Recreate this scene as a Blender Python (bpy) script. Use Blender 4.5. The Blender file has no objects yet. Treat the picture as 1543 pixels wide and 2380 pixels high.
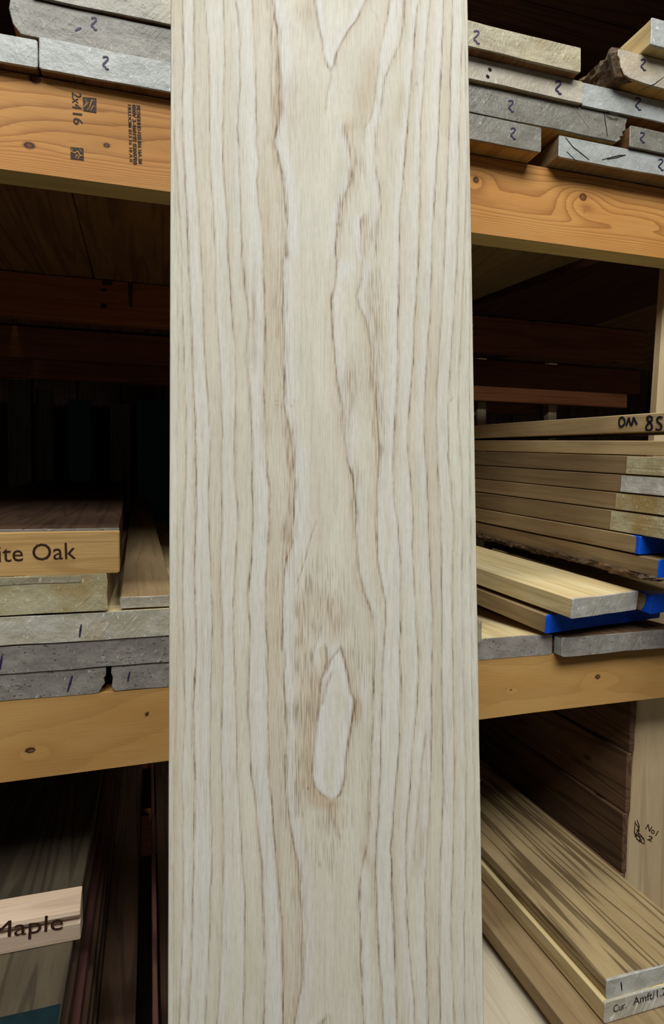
import bpy, math, random
import numpy as np
from mathutils import Matrix, Vector
random.seed(4); RNG=np.random.default_rng(7)
S=bpy.context.scene; COL=S.collection
H=1.5                                   # eye height over the floor; all sizes in metres
# ---------------------------------------------------------------- camera
CR=Vector((0.95809775,-0.28641288,0.00404648)); CU=Vector((0.00743357,0.03898352,0.9992122)); CF=Vector((0.28634499,0.95731288,-0.03947909))
FP=1422.56; PX,PY=771.5,1190.0
cd=bpy.data.cameras.new('camera'); cam=bpy.data.objects.new('camera',cd); COL.objects.link(cam)
cd.sensor_fit='HORIZONTAL'; cd.sensor_width=36; cd.lens=FP/1543*36; cd.clip_start=0.02; cd.clip_end=60
cam.matrix_world=Matrix(((CR.x,CU.x,-CF.x,0),(CR.y,CU.y,-CF.y,0),(CR.z,CU.z,-CF.z,H),(0,0,0,1)))
S.camera=cam
# ---------------------------------------------------------------- world, lamps, exposure
w=bpy.data.worlds.new('world'); S.world=w; w.use_nodes=True
bg=w.node_tree.nodes['Background']; bg.inputs[0].default_value=(0.85,0.92,1.0,1); bg.inputs[1].default_value=0.05
def area(name,loc,target,sx,sy,power,col):
    l=bpy.data.lights.new(name,'AREA'); l.shape='RECTANGLE'; l.size=sx; l.size_y=sy; l.energy=power; l.color=col
    o=bpy.data.objects.new(name,l); COL.objects.link(o); o.location=(loc[0],loc[1],loc[2]+H)
    d=Vector(target)-Vector(loc); o.rotation_euler=d.to_track_quat('-Z','Y').to_euler(); return o
area('roof_skylight',(0.1,-0.95,2.15),(0.3,0.75,0.1),2.4,1.2,84,(1.0,1.0,0.965))
area('ceiling_strip_lamp',(0.60,0.62,1.95),(0.60,0.66,0),2.0,0.12,20,(1.0,0.98,0.90))
S.view_settings.view_transform='Standard'; S.view_settings.look='None'; S.view_settings.gamma=1; S.view_settings.use_curve_mapping=False
S.view_settings.exposure=0.06
# ---------------------------------------------------------------- measuring helpers (photo measurements -> metres)
def ray(x,y): return CF+CR*((x-PX)/FP)-CU*((y-PY)/FP)
def at(x,y,Y): d=ray(x,y); return d*(Y/d.y)          # point on the upright plane Y
def vdir(x,y): return ray(x,y).normalized()
# ---------------------------------------------------------------- node helpers
def mat(name):
    m=bpy.data.materials.new(name); m.use_nodes=True; t=m.node_tree; return m,t,t.nodes['Principled BSDF']
def nd(t,typ,**k):
    n=t.nodes.new(typ)
    for a,b in k.items(): setattr(n,a,b)
    return n
def val(t,sock,v):
    if hasattr(v,'is_output'): t.links.new(v,sock)
    else: sock.default_value=v
def math_(t,op,a,b=0.0,c=0.0,clamp=False):
    n=nd(t,'ShaderNodeMath',operation=op,use_clamp=clamp); val(t,n.inputs[0],a); val(t,n.inputs[1],b)
    if op=='MULTIPLY_ADD': val(t,n.inputs[2],c)
    return n.outputs[0]
def mix(t,f,a,b,mode='MIX'):
    n=nd(t,'ShaderNodeMix',data_type='RGBA',blend_type=mode,clamp_factor=True)
    val(t,n.inputs[0],f); val(t,n.inputs[6],a if hasattr(a,'is_output') else (*a,1)); val(t,n.inputs[7],b if hasattr(b,'is_output') else (*b,1)); return n.outputs[2]
def coords(t,scale,space='Object',rnd=True):
    tc=nd(t,'ShaderNodeTexCoord'); v=tc.outputs[space]
    if rnd:
        oi=nd(t,'ShaderNodeObjectInfo'); m=nd(t,'ShaderNodeVectorMath',operation='SCALE'); m.inputs[0].default_value=(3.1,1.7,2.3)
        t.links.new(math_(t,'MULTIPLY',oi.outputs['Random'],7.0),m.inputs['Scale'])
        a=nd(t,'ShaderNodeVectorMath',operation='ADD'); t.links.new(v,a.inputs[0]); t.links.new(m.outputs[0],a.inputs[1]); v=a.outputs[0]
    mp=nd(t,'ShaderNodeMapping'); mp.inputs['Scale'].default_value=scale; t.links.new(v,mp.inputs[0]); return mp.outputs[0]
def noise(t,vec,scale=1,detail=4,rough=0.55,dist=0.0):
    n=nd(t,'ShaderNodeTexNoise'); t.links.new(vec,n.inputs['Vector']); n.inputs['Scale'].default_value=scale
    n.inputs['Detail'].default_value=detail; n.inputs['Roughness'].default_value=rough; n.inputs['Distortion'].default_value=dist; return n.outputs[0]
def ramp(t,f,a,b):   # smooth 0..1 between a and b
    n=nd(t,'ShaderNodeMapRange',interpolation_type='SMOOTHSTEP'); val(t,n.inputs[0],f); n.inputs[1].default_value=a; n.inputs[2].default_value=b; return n.outputs[0]
def bump(t,bs,h,strength,dist=0.001):
    b=nd(t,'ShaderNodeBump'); b.inputs['Strength'].default_value=strength; b.inputs['Distance'].default_value=dist
    val(t,b.inputs['Height'],h); t.links.new(b.outputs[0],bs.inputs['Normal'])
def lin(c): return tuple(((v/255)/12.92 if v/255<=0.04045 else ((v/255+0.055)/1.055)**2.4) for v in c)
def wood(name,base,dark,pale=None,ring=60,wx=14,wy=.7,rough=0.75,axis='Y',contrast=0.6,var=0.25,spec=0.25,knots=0.0):
    """lumber face: grain runs along the local axis"""
    m,t,bs=mat(name); base,dark=lin(base),lin(dark); pale=lin(pale) if pale else base
    A={'Y':lambda a,b:(a,b,a),'X':lambda a,b:(b,a,a),'Z':lambda a,b:(a,a,b)}[axis]
    warp=noise(t,coords(t,A(wx,wy)),1,2)
    rings=math_(t,'SINE',math_(t,'MULTIPLY',warp,ring))
    g=ramp(t,rings,0.1,1.0)
    fib=noise(t,coords(t,A(900,14)),1,3,0.6)
    blot=noise(t,coords(t,A(22,3.5)),1,4,0.6)
    c=mix(t,ramp(t,blot,0.35,0.7),base,pale)
    c=mix(t,math_(t,'MULTIPLY',g,contrast),c,dark)
    c=mix(t,math_(t,'MULTIPLY',ramp(t,fib,0.45,0.75),0.35),c,dark)
    if knots:
        vo=nd(t,'ShaderNodeTexVoronoi'); t.links.new(coords(t,A(10,4.5)),vo.inputs['Vector']); vo.inputs['Scale'].default_value=1
        k=ramp(t,vo.outputs['Distance'],knots,knots*0.4); c=mix(t,k,c,tuple(v*0.35 for v in dark))
    oi=nd(t,'ShaderNodeObjectInfo'); hv=nd(t,'ShaderNodeHueSaturation')
    val(t,hv.inputs['Value'],math_(t,'MULTIPLY_ADD',oi.outputs['Random'],var,1-var/2)); t.links.new(c,hv.inputs['Color'])
    t.links.new(hv.outputs[0],bs.inputs['Base Color']); bs.inputs['Roughness'].default_value=rough; bs.inputs['Specular IOR Level'].default_value=spec
    bump(t,bs,math_(t,'ADD',fib,math_(t,'MULTIPLY',rings,0.1)),0.5,0.0006); return m
def endseal(name,c1,c2,c3,scratch=0.5,rough=0.42,pit=0.5,ang=0.9,var=0.12):
    """sawn end grain under wax or end paint: blotches, saw scratches, small pits"""
    m,t,bs=mat(name); c1,c2,c3=map(lin,(c1,c2,c3))
    b=noise(t,coords(t,(30,30,45)),1,5,0.65); b2=noise(t,coords(t,(12,12,12)),1,2)
    v=coords(t,(1,1,1)); r=nd(t,'ShaderNodeVectorRotate',rotation_type='Y_AXIS'); t.links.new(v,r.inputs[0]); r.inputs['Angle'].default_value=ang
    mp=nd(t,'ShaderNodeMapping'); mp.inputs['Scale'].default_value=(22,1,210); t.links.new(r.outputs[0],mp.inputs[0])
    s=noise(t,mp.outputs[0],1,3,0.6)
    mp2=nd(t,'ShaderNodeMapping'); mp2.inputs['Scale'].default_value=(90,1,900); t.links.new(r.outputs[0],mp2.inputs[0])
    fine=noise(t,mp2.outputs[0],1,2)
    p=noise(t,coords(t,(170,170,330)),1,2,0.5)
    c=mix(t,ramp(t,b,0.35,0.65),c1,c2); c=mix(t,math_(t,'MULTIPLY',ramp(t,b2,0.5,0.75),0.8),c,c3)
    big=noise(t,coords(t,(14,14,20)),1,2); gate=ramp(t,big,.42,.60)
    c=mix(t,math_(t,'MULTIPLY',math_(t,'MULTIPLY',ramp(t,s,0.57,0.72),gate),scratch),c,tuple(min(1,x*1.5+0.04) for x in c2))
    fl=noise(t,coords(t,(230,230,120)),1,1); c=mix(t,math_(t,'MULTIPLY',ramp(t,fl,.68,.76),.55),c,tuple(min(1,x*1.7+.06) for x in c2))
    sm=noise(t,coords(t,(420,420,420)),1,2); c=mix(t,math_(t,'MULTIPLY',ramp(t,sm,.5,.75),.25),c,tuple(x*.55 for x in c1))
    c=mix(t,math_(t,'MULTIPLY',ramp(t,p,0.62,0.72),pit),c,tuple(x*0.25 for x in c1))
    oi=nd(t,'ShaderNodeObjectInfo'); hv=nd(t,'ShaderNodeHueSaturation')
    val(t,hv.inputs['Value'],math_(t,'MULTIPLY_ADD',oi.outputs['Random'],var,1-var/2)); t.links.new(c,hv.inputs['Color'])
    t.links.new(hv.outputs[0],bs.inputs['Base Color']); bs.inputs['Roughness'].default_value=rough; bs.inputs['Specular IOR Level'].default_value=0.5
    h=math_(t,'ADD',math_(t,'MULTIPLY',math_(t,'MULTIPLY',s,gate),0.5+scratch*.6),math_(t,'ADD',math_(t,'MULTIPLY',b,1.6),math_(t,'ADD',math_(t,'MULTIPLY',fine,0.12),math_(t,'MULTIPLY',fl,.4))))
    bump(t,bs,h,0.9,0.0012); return m
def plain(name,c,rough=0.6,var=0.12,spec=0.3,scale=60,emit=None):
    m,t,bs=mat(name); c=lin(c); n=noise(t,coords(t,(scale,scale,scale)),1,4)
    t.links.new(mix(t,ramp(t,n,0.3,0.75),c,tuple(x*(1-var*2) for x in c)),bs.inputs['Base Color']); bs.inputs['Roughness'].default_value=rough
    bs.inputs['Specular IOR Level'].default_value=spec; bump(t,bs,n,0.3,0.0008)
    if emit: bs.inputs['Emission Color'].default_value=(*lin(emit),1); bs.inputs['Emission Strength'].default_value=4
    return m
# ---------------------------------------------------------------- palette
M={}
M['tanside']=wood('pale_lumber',(176,150,108),(128,98,60),(194,168,124),contrast=.2)
M['cream']=wood('cream_lumber',(222,200,148),(176,142,92),(232,216,170),contrast=.3)
M['brownside']=wood('brown_lumber',(132,96,62),(80,54,34),(150,114,74),contrast=.4)
M['greytan']=wood('aged_lumber',(146,122,88),(98,76,50),(160,138,102),contrast=.25)
M['yellowside']=wood('yellow_lumber',(198,152,82),(140,96,42),(206,166,100),contrast=.4)
M['purple']=wood('dark_purple_lumber',(84,52,48),(44,26,28),(96,62,54),contrast=.4)
M['darkwood']=wood('old_dark_lumber',(112,84,62),(54,38,28),(128,98,72),contrast=.5,knots=.1)
M['spruce']=wood('framing_spruce_x',(146,88,52),(92,54,32),(152,96,60),axis='X',contrast=.35,knots=.11)
M['postwood']=wood('framing_spruce_z',(205,180,140),(160,124,84),(216,196,156),axis='Z',contrast=.3,knots=.10,ring=30)
M['signoak']=wood('sign_oak',(196,156,98),(140,100,56),(206,170,112),axis='X',contrast=.3,ring=90)
M['signmaple']=wood('sign_maple',(196,172,150),(150,122,98),(208,186,162),axis='X',contrast=.25,ring=50)
M['streak']=wood('spalted_poplar',(178,154,112),(98,78,50),(196,172,128),contrast=.8,ring=30,wx=34,wy=1.3)
M['g1']=endseal('end_seal_grey',(140,137,124),(166,162,148),(178,170,140))
M['g2']=endseal('end_seal_light_grey',(162,165,162),(184,187,184),(172,176,176),pit=.1,scratch=.15)
M['g3']=endseal('end_seal_dark_grey',(118,114,104),(140,137,126),(128,118,112))
M['g4']=endseal('end_seal_beige_grey',(150,140,116),(172,164,138),(160,146,104),scratch=.3)
M['g5']=endseal('end_seal_weathered',(138,132,124),(162,156,148),(140,134,128),scratch=.45,pit=.8,ang=1.2)
M['g6']=endseal('end_seal_pink_grey',(176,166,148),(194,186,170),(182,166,140),scratch=.2,pit=.15)
M['wax']=endseal('end_wax_white',(186,180,158),(206,203,190),(190,164,102),scratch=1.0,pit=.1,rough=.3,ang=.9)
M['waxy']=endseal('end_wax_yellow',(176,164,126),(200,192,160),(170,140,82),scratch=.8,pit=.2,rough=.32,ang=.75)
M['waxg']=endseal('end_wax_grey_streaked',(184,182,172),(212,211,203),(186,178,158),scratch=.9,pit=.2,rough=.35,ang=1.1)
M['blue']=plain('blue_end_paint',(8,92,236),.55,.12)
M['blue2']=plain('bright_blue_paint',(28,118,235),.5,.08)
M['teal']=plain('teal_end_paint',(4,38,46),.6,.15)
M['ink']=plain('marker_ink',(58,48,84),.5,.1,scale=200)
M['inkblack']=plain('black_marker_ink',(34,34,44),.5,.1,scale=200)
M['stampink']=plain('stamp_ink',(66,48,34),.6,.2,scale=300)
M['burn']=plain('burnt_lettering',(62,34,22),.8,.15,scale=300)
M['crack']=plain('crack_shadow_brown',(34,24,18),.9,.1)
M['seam']=plain('chalk_line',(170,166,152),.8,.1)
M['shadewood']=wood('shaded_brown_lumber',(72,52,38),(38,26,20),(84,62,46),contrast=.4)  # darker brown lumber: blocked light on these boards is put into the colour
M['shadegrey']=wood('shaded_grey_lumber',(84,74,60),(44,36,28),(100,90,72),contrast=.5,knots=.08)  # grey lumber with the lower left shelf's shade put into its colour
M['palewood']=wood('pale_whitish_lumber',(208,196,170),(170,150,118),(220,210,188),contrast=.2)
M['bark']=None
def bark():
    m,t,bs=mat('rough_bark'); n=noise(t,coords(t,(90,22,90)),1,6,.7,.6); n2=noise(t,coords(t,(28,9,28)),1,3)
    c=mix(t,ramp(t,n,.35,.7),lin((52,38,26)),lin((112,84,54))); c=mix(t,ramp(t,n2,.5,.7),c,lin((98,84,66)))
    t.links.new(c,bs.inputs['Base Color']); bs.inputs['Roughness'].default_value=.9; bump(t,bs,n,1,.004); return m
M['bark']=bark()
# ---------------------------------------------------------------- mesh helpers
def tag(o,label=None,cat=None,group=None,kind=None):
    for k,v in (('label',label),('category',cat),('group',group),('kind',kind)):
        if v: o[k]=v
    return o
def link(name,verts,faces,mats,parent=None,mw=None,midx=None,smooth=False):
    me=bpy.data.meshes.new(name); me.from_pydata([tuple(v) for v in verts],[],faces)
    for m in (mats if isinstance(mats,(list,tuple)) else [mats]): me.materials.append(m)
    if midx is not None: me.polygons.foreach_set('material_index',midx)
    if smooth: me.polygons.foreach_set('use_smooth',[True]*len(me.polygons))
    o=bpy.data.objects.new(name,me); COL.objects.link(o)
    if parent is not None: o.parent=parent
    elif mw is not None: o.matrix_world=mw
    return o
FR={}    # frame matrix of every thing (local -> measured space, before the eye height)
def frame(P,d=(0,1,0)):
    y=Vector(d).normalized(); x=y.cross(Vector((0,0,1))).normalized(); z=x.cross(y)
    return Matrix(((x.x,y.x,z.x,P[0]),(x.y,y.y,z.y,P[1]),(x.z,y.z,z.z,P[2]),(0,0,0,1)))
UP=Matrix.Translation((0,0,H))
def section(w,t,step=.018,c=.0014):
    n=max(2,int(w/step)); m=max(2,int(t/.012)); p=[]
    xs=[c+(w-2*c)*i/n for i in range(n+1)]; zs=[c+(t-2*c)*i/m for i in range(m+1)]
    p+=[(x,0) for x in xs]; p+=[(w,z) for z in zs]; p+=[(x,t) for x in reversed(xs)]; p+=[(0,z) for z in reversed(zs)]; return p
def prism(poly,ys,rough=0.0,seed=0,inset=.001):
    """closed polygon (x,z) swept along local y; verts, faces"""
    rn=np.random.default_rng(seed); P=np.array(poly); c=P.mean(0); n=len(P); V=[]; F=[]
    ph=rn.uniform(0,6.28,(6,)); 
    for j,y in enumerate(ys):
        Q=P.copy()
        if rough:
            # slow undulation along the length, finer roughness around the section
            Q=Q+rough*np.stack([np.sin(P[:,1]*190+y*23+ph[0])*.4+rn.normal(0,.25,n),np.sin(P[:,0]*26+ph[1])*.4+.2*np.sin(P[:,0]*91+y*7+ph[2])],1)
        if inset and (j==0 or j==len(ys)-1): Q=Q+(c-Q)/np.maximum(np.linalg.norm(c-Q,axis=1,keepdims=True),1e-6)*inset
        V+=[(a,y,b) for a,b in Q]
    for j in range(len(ys)-1):
        for i in range(n):
            a=j*n+i; b=j*n+(i+1)%n; F.append((a,b,b+n,a+n))
    F.append(tuple(range(n-1,-1,-1))); F.append(tuple(range((len(ys)-1)*n,len(ys)*n))); return V,F
def stations(L): return [y for y in (0,.0012,.02,.06,.12,.25,.45,.8,1.3,1.9) if y<L*.98]+[L-.001,L]
def thing_mesh(name,V,F,mats,P,d,label,cat,group=None,midx=None,smooth=False):
    fr=frame(P,d); o=link(name,V,F,mats,mw=UP@fr,midx=midx,smooth=smooth); FR[o.name]=fr; return tag(o,label,cat,group)
def grow(poly,e):
    P=np.array(poly); c=P.mean(0); s=(P.max(0)-P.min(0)); return [tuple(q) for q in c+(P-c)*(1+2*e/s)]
GRP=None
def plank(P,w,t,L,side,end,label,d=(0,1,0),poly=None,rough=.0007,seed=0,cat='board',group=None,coat=.004,coatname='sealed_end',name='lumber_board',coatlabel=None):
    poly=poly or section(w,t); V,F=prism(poly,stations(L),rough,seed)
    o=thing_mesh(name,V,F,[M[side]],P,d,label,cat,group or (GRP if cat=='board' else None))
    if end:
        V,F=prism(grow(poly,.0004),[-.0008,.0003,coat],rough,seed,inset=.0012)
        e=link(coatname,V,F,[M[end]],parent=o)
        if coatlabel: e['label']=coatlabel
    return o
def local(o,p): return FR[o.name].inverted()@Vector(p)
def ribbon(pts,w,y0,y1,taper=True):
    """stroke in the local xz plane, a thin raised line between y0 and y1"""
    P=[Vector((p[0],p[2])) for p in pts]; V=[]; F=[]; n=len(P)
    for i,p in enumerate(P):
        a=P[max(i-1,0)]; b=P[min(i+1,n-1)]; t=(b-a).normalized() if (b-a).length>0 else Vector((1,0)); q=Vector((-t.y,t.x))
        ww=w*.5*((.55 if i in (0,n-1) else 1) if taper else 1)
        for s in (-1,1):
            for y in (y0,y1): V.append((p.x+q.x*ww*s,y,p.y+q.y*ww*s))
    for i in range(n-1):
        a=i*4; b=a+4; F+=[(a,b,b+2,a+2),(a+1,a+3,b+3,b+1),(a,a+1,b+1,b),(a+2,b+2,b+3,a+3)]
    F+=[(0,2,3,1),((n-1)*4,(n-1)*4+1,(n-1)*4+3,(n-1)*4+2)]; return V,F
def stroke(o,Y,pix,w,m='ink',name='marker_mark',lift=.0014,label=None):
    """pen line through photo points on the upright plane Y, as a part of o"""
    L=[local(o,at(x,y,Y)) for x,y in pix]; V,F=ribbon(L,w,-lift,-lift+.0007)
    s=link(name,V,F,[M[m]],parent=o)
    if label: s['label']=label
    return s
def curve_pts(pts,n=4):
    out=[]
    for i in range(len(pts)-1):
        p0=pts[max(i-1,0)];p1=pts[i];p2=pts[i+1];p3=pts[min(i+2,len(pts)-1)]
        for k in range(n):
            u=k/n; out.append(tuple(.5*((2*p1[j])+(-p0[j]+p2[j])*u+(2*p0[j]-5*p1[j]+4*p2[j]-p3[j])*u*u+(-p0[j]+3*p1[j]-3*p2[j]+p3[j])*u**3) for j in (0,1)))
    out.append(pts[-1]); return out
def two(o,Y,cx,cy,s=1.0,m='ink',rot=0.0,w=.0024,label='handwritten number 2'):
    base=[(-5,-11),(-1,-13),(4,-12),(5,-8),(1,-3),(-4,2),(-4,5),(0,8),(2,12),(7,12)]
    c,sn=math.cos(rot),math.sin(rot); pts=[(cx+s*(x*c-y*sn),cy+s*(x*sn+y*c)) for x,y in base]
    return stroke(o,Y,curve_pts(pts),w,m,'marker_two',label=label)
def text_obj(o,body,Y,p0,p1,m,name,height_px=None,lift=.0016,bold=0.0,label=None,width=None):
    """lettering whose baseline runs from photo point p0 to p1 on plane Y"""
    cu=bpy.data.curves.new('tmp','FONT'); cu.body=body; cu.size=1; cu.extrude=0.0; cu.offset=bold; cu.resolution_u=3
    t=bpy.data.objects.new('tmp',cu); COL.objects.link(t); bpy.context.view_layer.update()
    me=bpy.data.meshes.new_from_object(t.evaluated_get(bpy.context.evaluated_depsgraph_get())); bpy.data.objects.remove(t)
    A=local(o,at(*p0,Y)); B=local(o,at(*p1,Y)); ex=Vector((B.x-A.x,0,B.z-A.z)); L=ex.length; ex.normalize(); ez=Vector((-ex.z,0,ex.x))
    co=np.array([v.co[:] for v in me.vertices]); x0,x1=co[:,0].min(),co[:,0].max(); s=L/(x1-x0); h=s
    if height_px is not None: h=height_px/0.729
    V=[tuple(Vector((A.x,-lift,A.z))+ex*((c[0]-x0)*s)+ez*(c[1]*h)) for c in co]
    q=link(name,V,[tuple(p.vertices) for p in me.polygons],[M[m]],parent=o)
    bpy.data.meshes.remove(me)
    if label: q['label']=label
    return q
def box(name,x0,x1,y0,y1,z0,z1,m,parent=None,bev=.002,origin=None,seg=1):
    """chamfered box in measured space (children: relative to the parent's location)"""
    V=[];F=[];b=bev
    xs=(x0,x1);ys=(y0,y1);zs=(z0,z1);idx={}
    for i in (0,1):
        for j in (0,1):
            for k in (0,1):
                sx,sy,sz=(1-2*i)*b,(1-2*j)*b,(1-2*k)*b
                idx[i,j,k]=len(V); V+=[(xs[i],ys[j]+sy,zs[k]+sz),(xs[i]+sx,ys[j],zs[k]+sz),(xs[i]+sx,ys[j]+sy,zs[k])]
    def q(a,c,d,e): F.append((a,c,d,e))
    for ax in range(3):
        for s in (0,1):
            o=[0,0];ids=[]
            for (p,r) in ((0,0),(1,0),(1,1),(0,1)):
                t=[0,0,0];t[ax]=s;t[(ax+1)%3]=p;t[(ax+2)%3]=r;ids.append(idx[tuple(t)]+ax)
            F.append(tuple(ids if s else ids[::-1]))
    for ax in range(3):          # edges along axis ax
        a1,a2=(ax+1)%3,(ax+2)%3
        for p in (0,1):
            for r in (0,1):
                t0=[0,0,0];t0[a1]=p;t0[a2]=r;t1=list(t0);t1[ax]=1
                i0,i1=idx[tuple(t0)],idx[tuple(t1)]; f=(i0+a1,i1+a1,i1+a2,i0+a2); F.append(f if (p==r)^1 else f[::-1])
    for t,i in idx.items(): f=(i,i+1,i+2); F.append(f if (sum(t)%2) else f[::-1])
    if origin is None: origin=((x0+x1)/2,(y0+y1)/2,z0)
    V=[(v[0]-origin[0],v[1]-origin[1],v[2]-origin[2]) for v in V]
    o=link(name,V,F,[M[m]] if isinstance(m,str) else [m],parent=parent)
    o.location=Vector(origin)+(Vector((0,0,H)) if parent is None else Vector((0,0,0)))
    FR[o.name]=Matrix.Translation(Vector(origin)); return o
# ================================================================ SETTING
M['floorc']=plain('concrete_floor',(120,114,102),.85,.15,scale=3)
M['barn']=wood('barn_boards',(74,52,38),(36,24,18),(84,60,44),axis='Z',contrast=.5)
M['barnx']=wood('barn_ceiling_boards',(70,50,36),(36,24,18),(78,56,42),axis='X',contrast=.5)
def struct(o): o['kind']='structure'; return o
struct(box('floor',-3.5,5.0,-3.6,4.0,-H-.1,-H,'floorc'))
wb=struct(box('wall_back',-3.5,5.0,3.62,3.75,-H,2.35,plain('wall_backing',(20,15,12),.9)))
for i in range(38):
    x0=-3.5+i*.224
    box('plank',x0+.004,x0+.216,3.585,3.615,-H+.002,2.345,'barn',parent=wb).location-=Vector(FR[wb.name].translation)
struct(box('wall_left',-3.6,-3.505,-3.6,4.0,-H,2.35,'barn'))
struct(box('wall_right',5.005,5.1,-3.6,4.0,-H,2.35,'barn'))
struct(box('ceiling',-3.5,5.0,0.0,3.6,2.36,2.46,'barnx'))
# ================================================================ RACK (one thing)
rack=bpy.data.objects.new('lumber_rack',None); COL.objects.link(rack); rack.location=(0.2,.93,0)
tag(rack,'wooden lumber storage rack of nailed framing beams and posts behind the pale board','rack')
RO=Vector((0.2,.93,-H))
def rbox(name,x0,x1,y0,y1,z0,z1,m,label=None,shear=0.0,rise=0.0):
    o=box(name,x0,x1,y0,y1,z0,z1,m,parent=rack); o.location-=RO
    if shear:
        for v in o.data.vertices: v.co.x+=shear*v.co.z
    if rise:
        for v in o.data.vertices: v.co.z+=rise*v.co.x
    if label: o['label']=label
    return o
def attr_mesh(name,x0,x1,z0,z1,y0,y1,nx,nz,fn,m,parent,label=None,zl=None,origin=None):
    """beam whose front and underside are fine grids carrying the grain of that very beam (phase, knot)"""
    zf=zl or (lambda x,b:(z0 if b==0 else z1))
    xs=np.linspace(x0,x1,nx+1); V=[];F=[];A=[]
    def grid(P,na,nb,flip=False):
        base=len(V); V.extend(P)
        for i in range(na):
            for j in range(nb):
                a=base+i*(nb+1)+j; f=(a,a+nb+1,a+nb+2,a+1); F.append(f[::-1] if flip else f)
    c=.003
    def Z(x,k): a,b=zf(x,0),zf(x,1); return a+(b-a)*k
    grid([(x,y0,Z(x,j/nz)) for x in xs for j in range(nz+1)],nx,nz)
    nb=8
    grid([(x,y0+c*0+(y1-y0)*j/nb,Z(x,0)) for x in xs for j in range(nb+1)],nx,nb,True)
    grid([(x,y0+(y1-y0)*j,Z(x,1)) for x in xs for j in range(2)],nx,1)
    grid([(x,y1,Z(x,j)) for x in xs for j in range(2)],nx,1,True)
    grid([(x0,y0+(y1-y0)*i,Z(x0,j)) for i in range(2) for j in range(2)],1,1,True)
    grid([(x1,y0+(y1-y0)*i,Z(x1,j)) for i in range(2) for j in range(2)],1,1)
    P=np.array(V); ph,kn=fn(P)
    O=Vector(origin or ((x0+x1)/2,(y0+y1)/2,z0))
    o=link(name,[(v[0]-O.x,v[1]-O.y,v[2]-O.z) for v in V],F,[m],parent=parent)
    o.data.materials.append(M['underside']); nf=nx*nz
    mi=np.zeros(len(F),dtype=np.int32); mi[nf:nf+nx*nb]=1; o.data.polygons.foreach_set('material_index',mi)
    for nm,arr in (('phase',ph),('knot',kn)):
        a=o.data.attributes.new(nm,'FLOAT','POINT'); a.data.foreach_set('value',np.asarray(arr,dtype=np.float32))
    o.location=O-RO; FR[o.name]=Matrix.Translation(O)
    if label: o['label']=label
    return o
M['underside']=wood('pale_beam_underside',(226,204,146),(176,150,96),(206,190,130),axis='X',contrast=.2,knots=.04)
def pine(name,base,dark,knotc,contrast=.6,pale=None,under=None):
    m,t,bs=mat(name); a=nd(t,'ShaderNodeAttribute',attribute_name='phase'); k=nd(t,'ShaderNodeAttribute',attribute_name='knot')
    wob=noise(t,coords(t,(14,14,60),rnd=False),1,3)
    f=math_(t,'FRACT',math_(t,'ADD',a.outputs['Fac'],math_(t,'MULTIPLY',wob,.55)))
    g=math_(t,'POWER',f,3.0); g=math_(t,'MULTIPLY',g,ramp(t,f,1.0,.93))
    fib=noise(t,coords(t,(16,300,800),rnd=False),1,3,.6); bl=noise(t,coords(t,(5,8,18),rnd=False),1,3)
    c=mix(t,ramp(t,bl,.35,.7),lin(base),lin(pale or base))
    c=mix(t,math_(t,'MULTIPLY',g,contrast),c,lin(dark)); c=mix(t,math_(t,'MULTIPLY',ramp(t,fib,.45,.8),.28),c,lin(dark))
    kk=k.outputs['Fac']; kn2=noise(t,coords(t,(160,160,160),rnd=False),1,3)
    c=mix(t,math_(t,'MULTIPLY',ramp(t,kk,.12,.6),.75),c,lin(tuple((x+y)/2 for x,y in zip(dark,knotc)))); c=mix(t,math_(t,'MULTIPLY',ramp(t,kk,.45,.58),ramp(t,kk,.85,.62)),c,lin(tuple(x*.55 for x in knotc))); c=mix(t,math_(t,'MULTIPLY',ramp(t,kk,.62,.9),ramp(t,kn2,.4,.6)),c,lin(knotc))
    t.links.new(c,bs.inputs['Base Color']); bs.inputs['Roughness'].default_value=.62; bs.inputs['Specular IOR Level'].default_value=.3
    bump(t,bs,fib,.4,.0005); return m
def knotfield(P,knots):
    x,z=P[:,0],P[:,2]-(P[:,1]-.91)*1.0; k=np.zeros(len(P)); ph=np.zeros(len(P))
    for (kx,kz,rx,rz,s,A,bx,bz) in knots:
        dx,dz=x-kx,z-kz; r=np.sqrt((dx/rx)**2+(dz/rz)**2)*1.55; k=np.maximum(k,s*np.clip(1.5-r,0,1)); ph+=A*np.exp(-((dx/bx)**2+(dz/bz)**2))
    return ph,k
def K(px,py,rx,rz,s=1,A=1.2,bx=.05,bz=.02,Y=.91):
    p=at(px,py,Y); return (p.x,p.z,rx,rz,s,A,bx,bz)
kU=[K(68,338,.013,.008,.75,1.0,.05,.016),K(248,338,.008,.006,.75,.6,.03,.012),K(170,327,.02,.002,.4,.5,.05,.012),K(82,183,.013,.011,.8,.8,.03,.014),
    K(1106,418,.009,.009,.8,1.3,.03,.02),K(1355,458,.011,.010,.9,2.6,.05,.022),K(1358,492,.007,.008,.35,1.3,.04,.02),
    K(290,452,.008,.003,.8,0,.1,.1),K(1320,592,.008,.003,.7,0,.1,.1),K(60,434,.006,.002,.6,0,.1,.1),(0.82,.475,.001,.001,0,3.2,.13,.03),(0.10,.48,.001,.001,0,2.6,.13,.035),(-.13,.47,.001,.001,0,1.5,.1,.03)]
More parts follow.
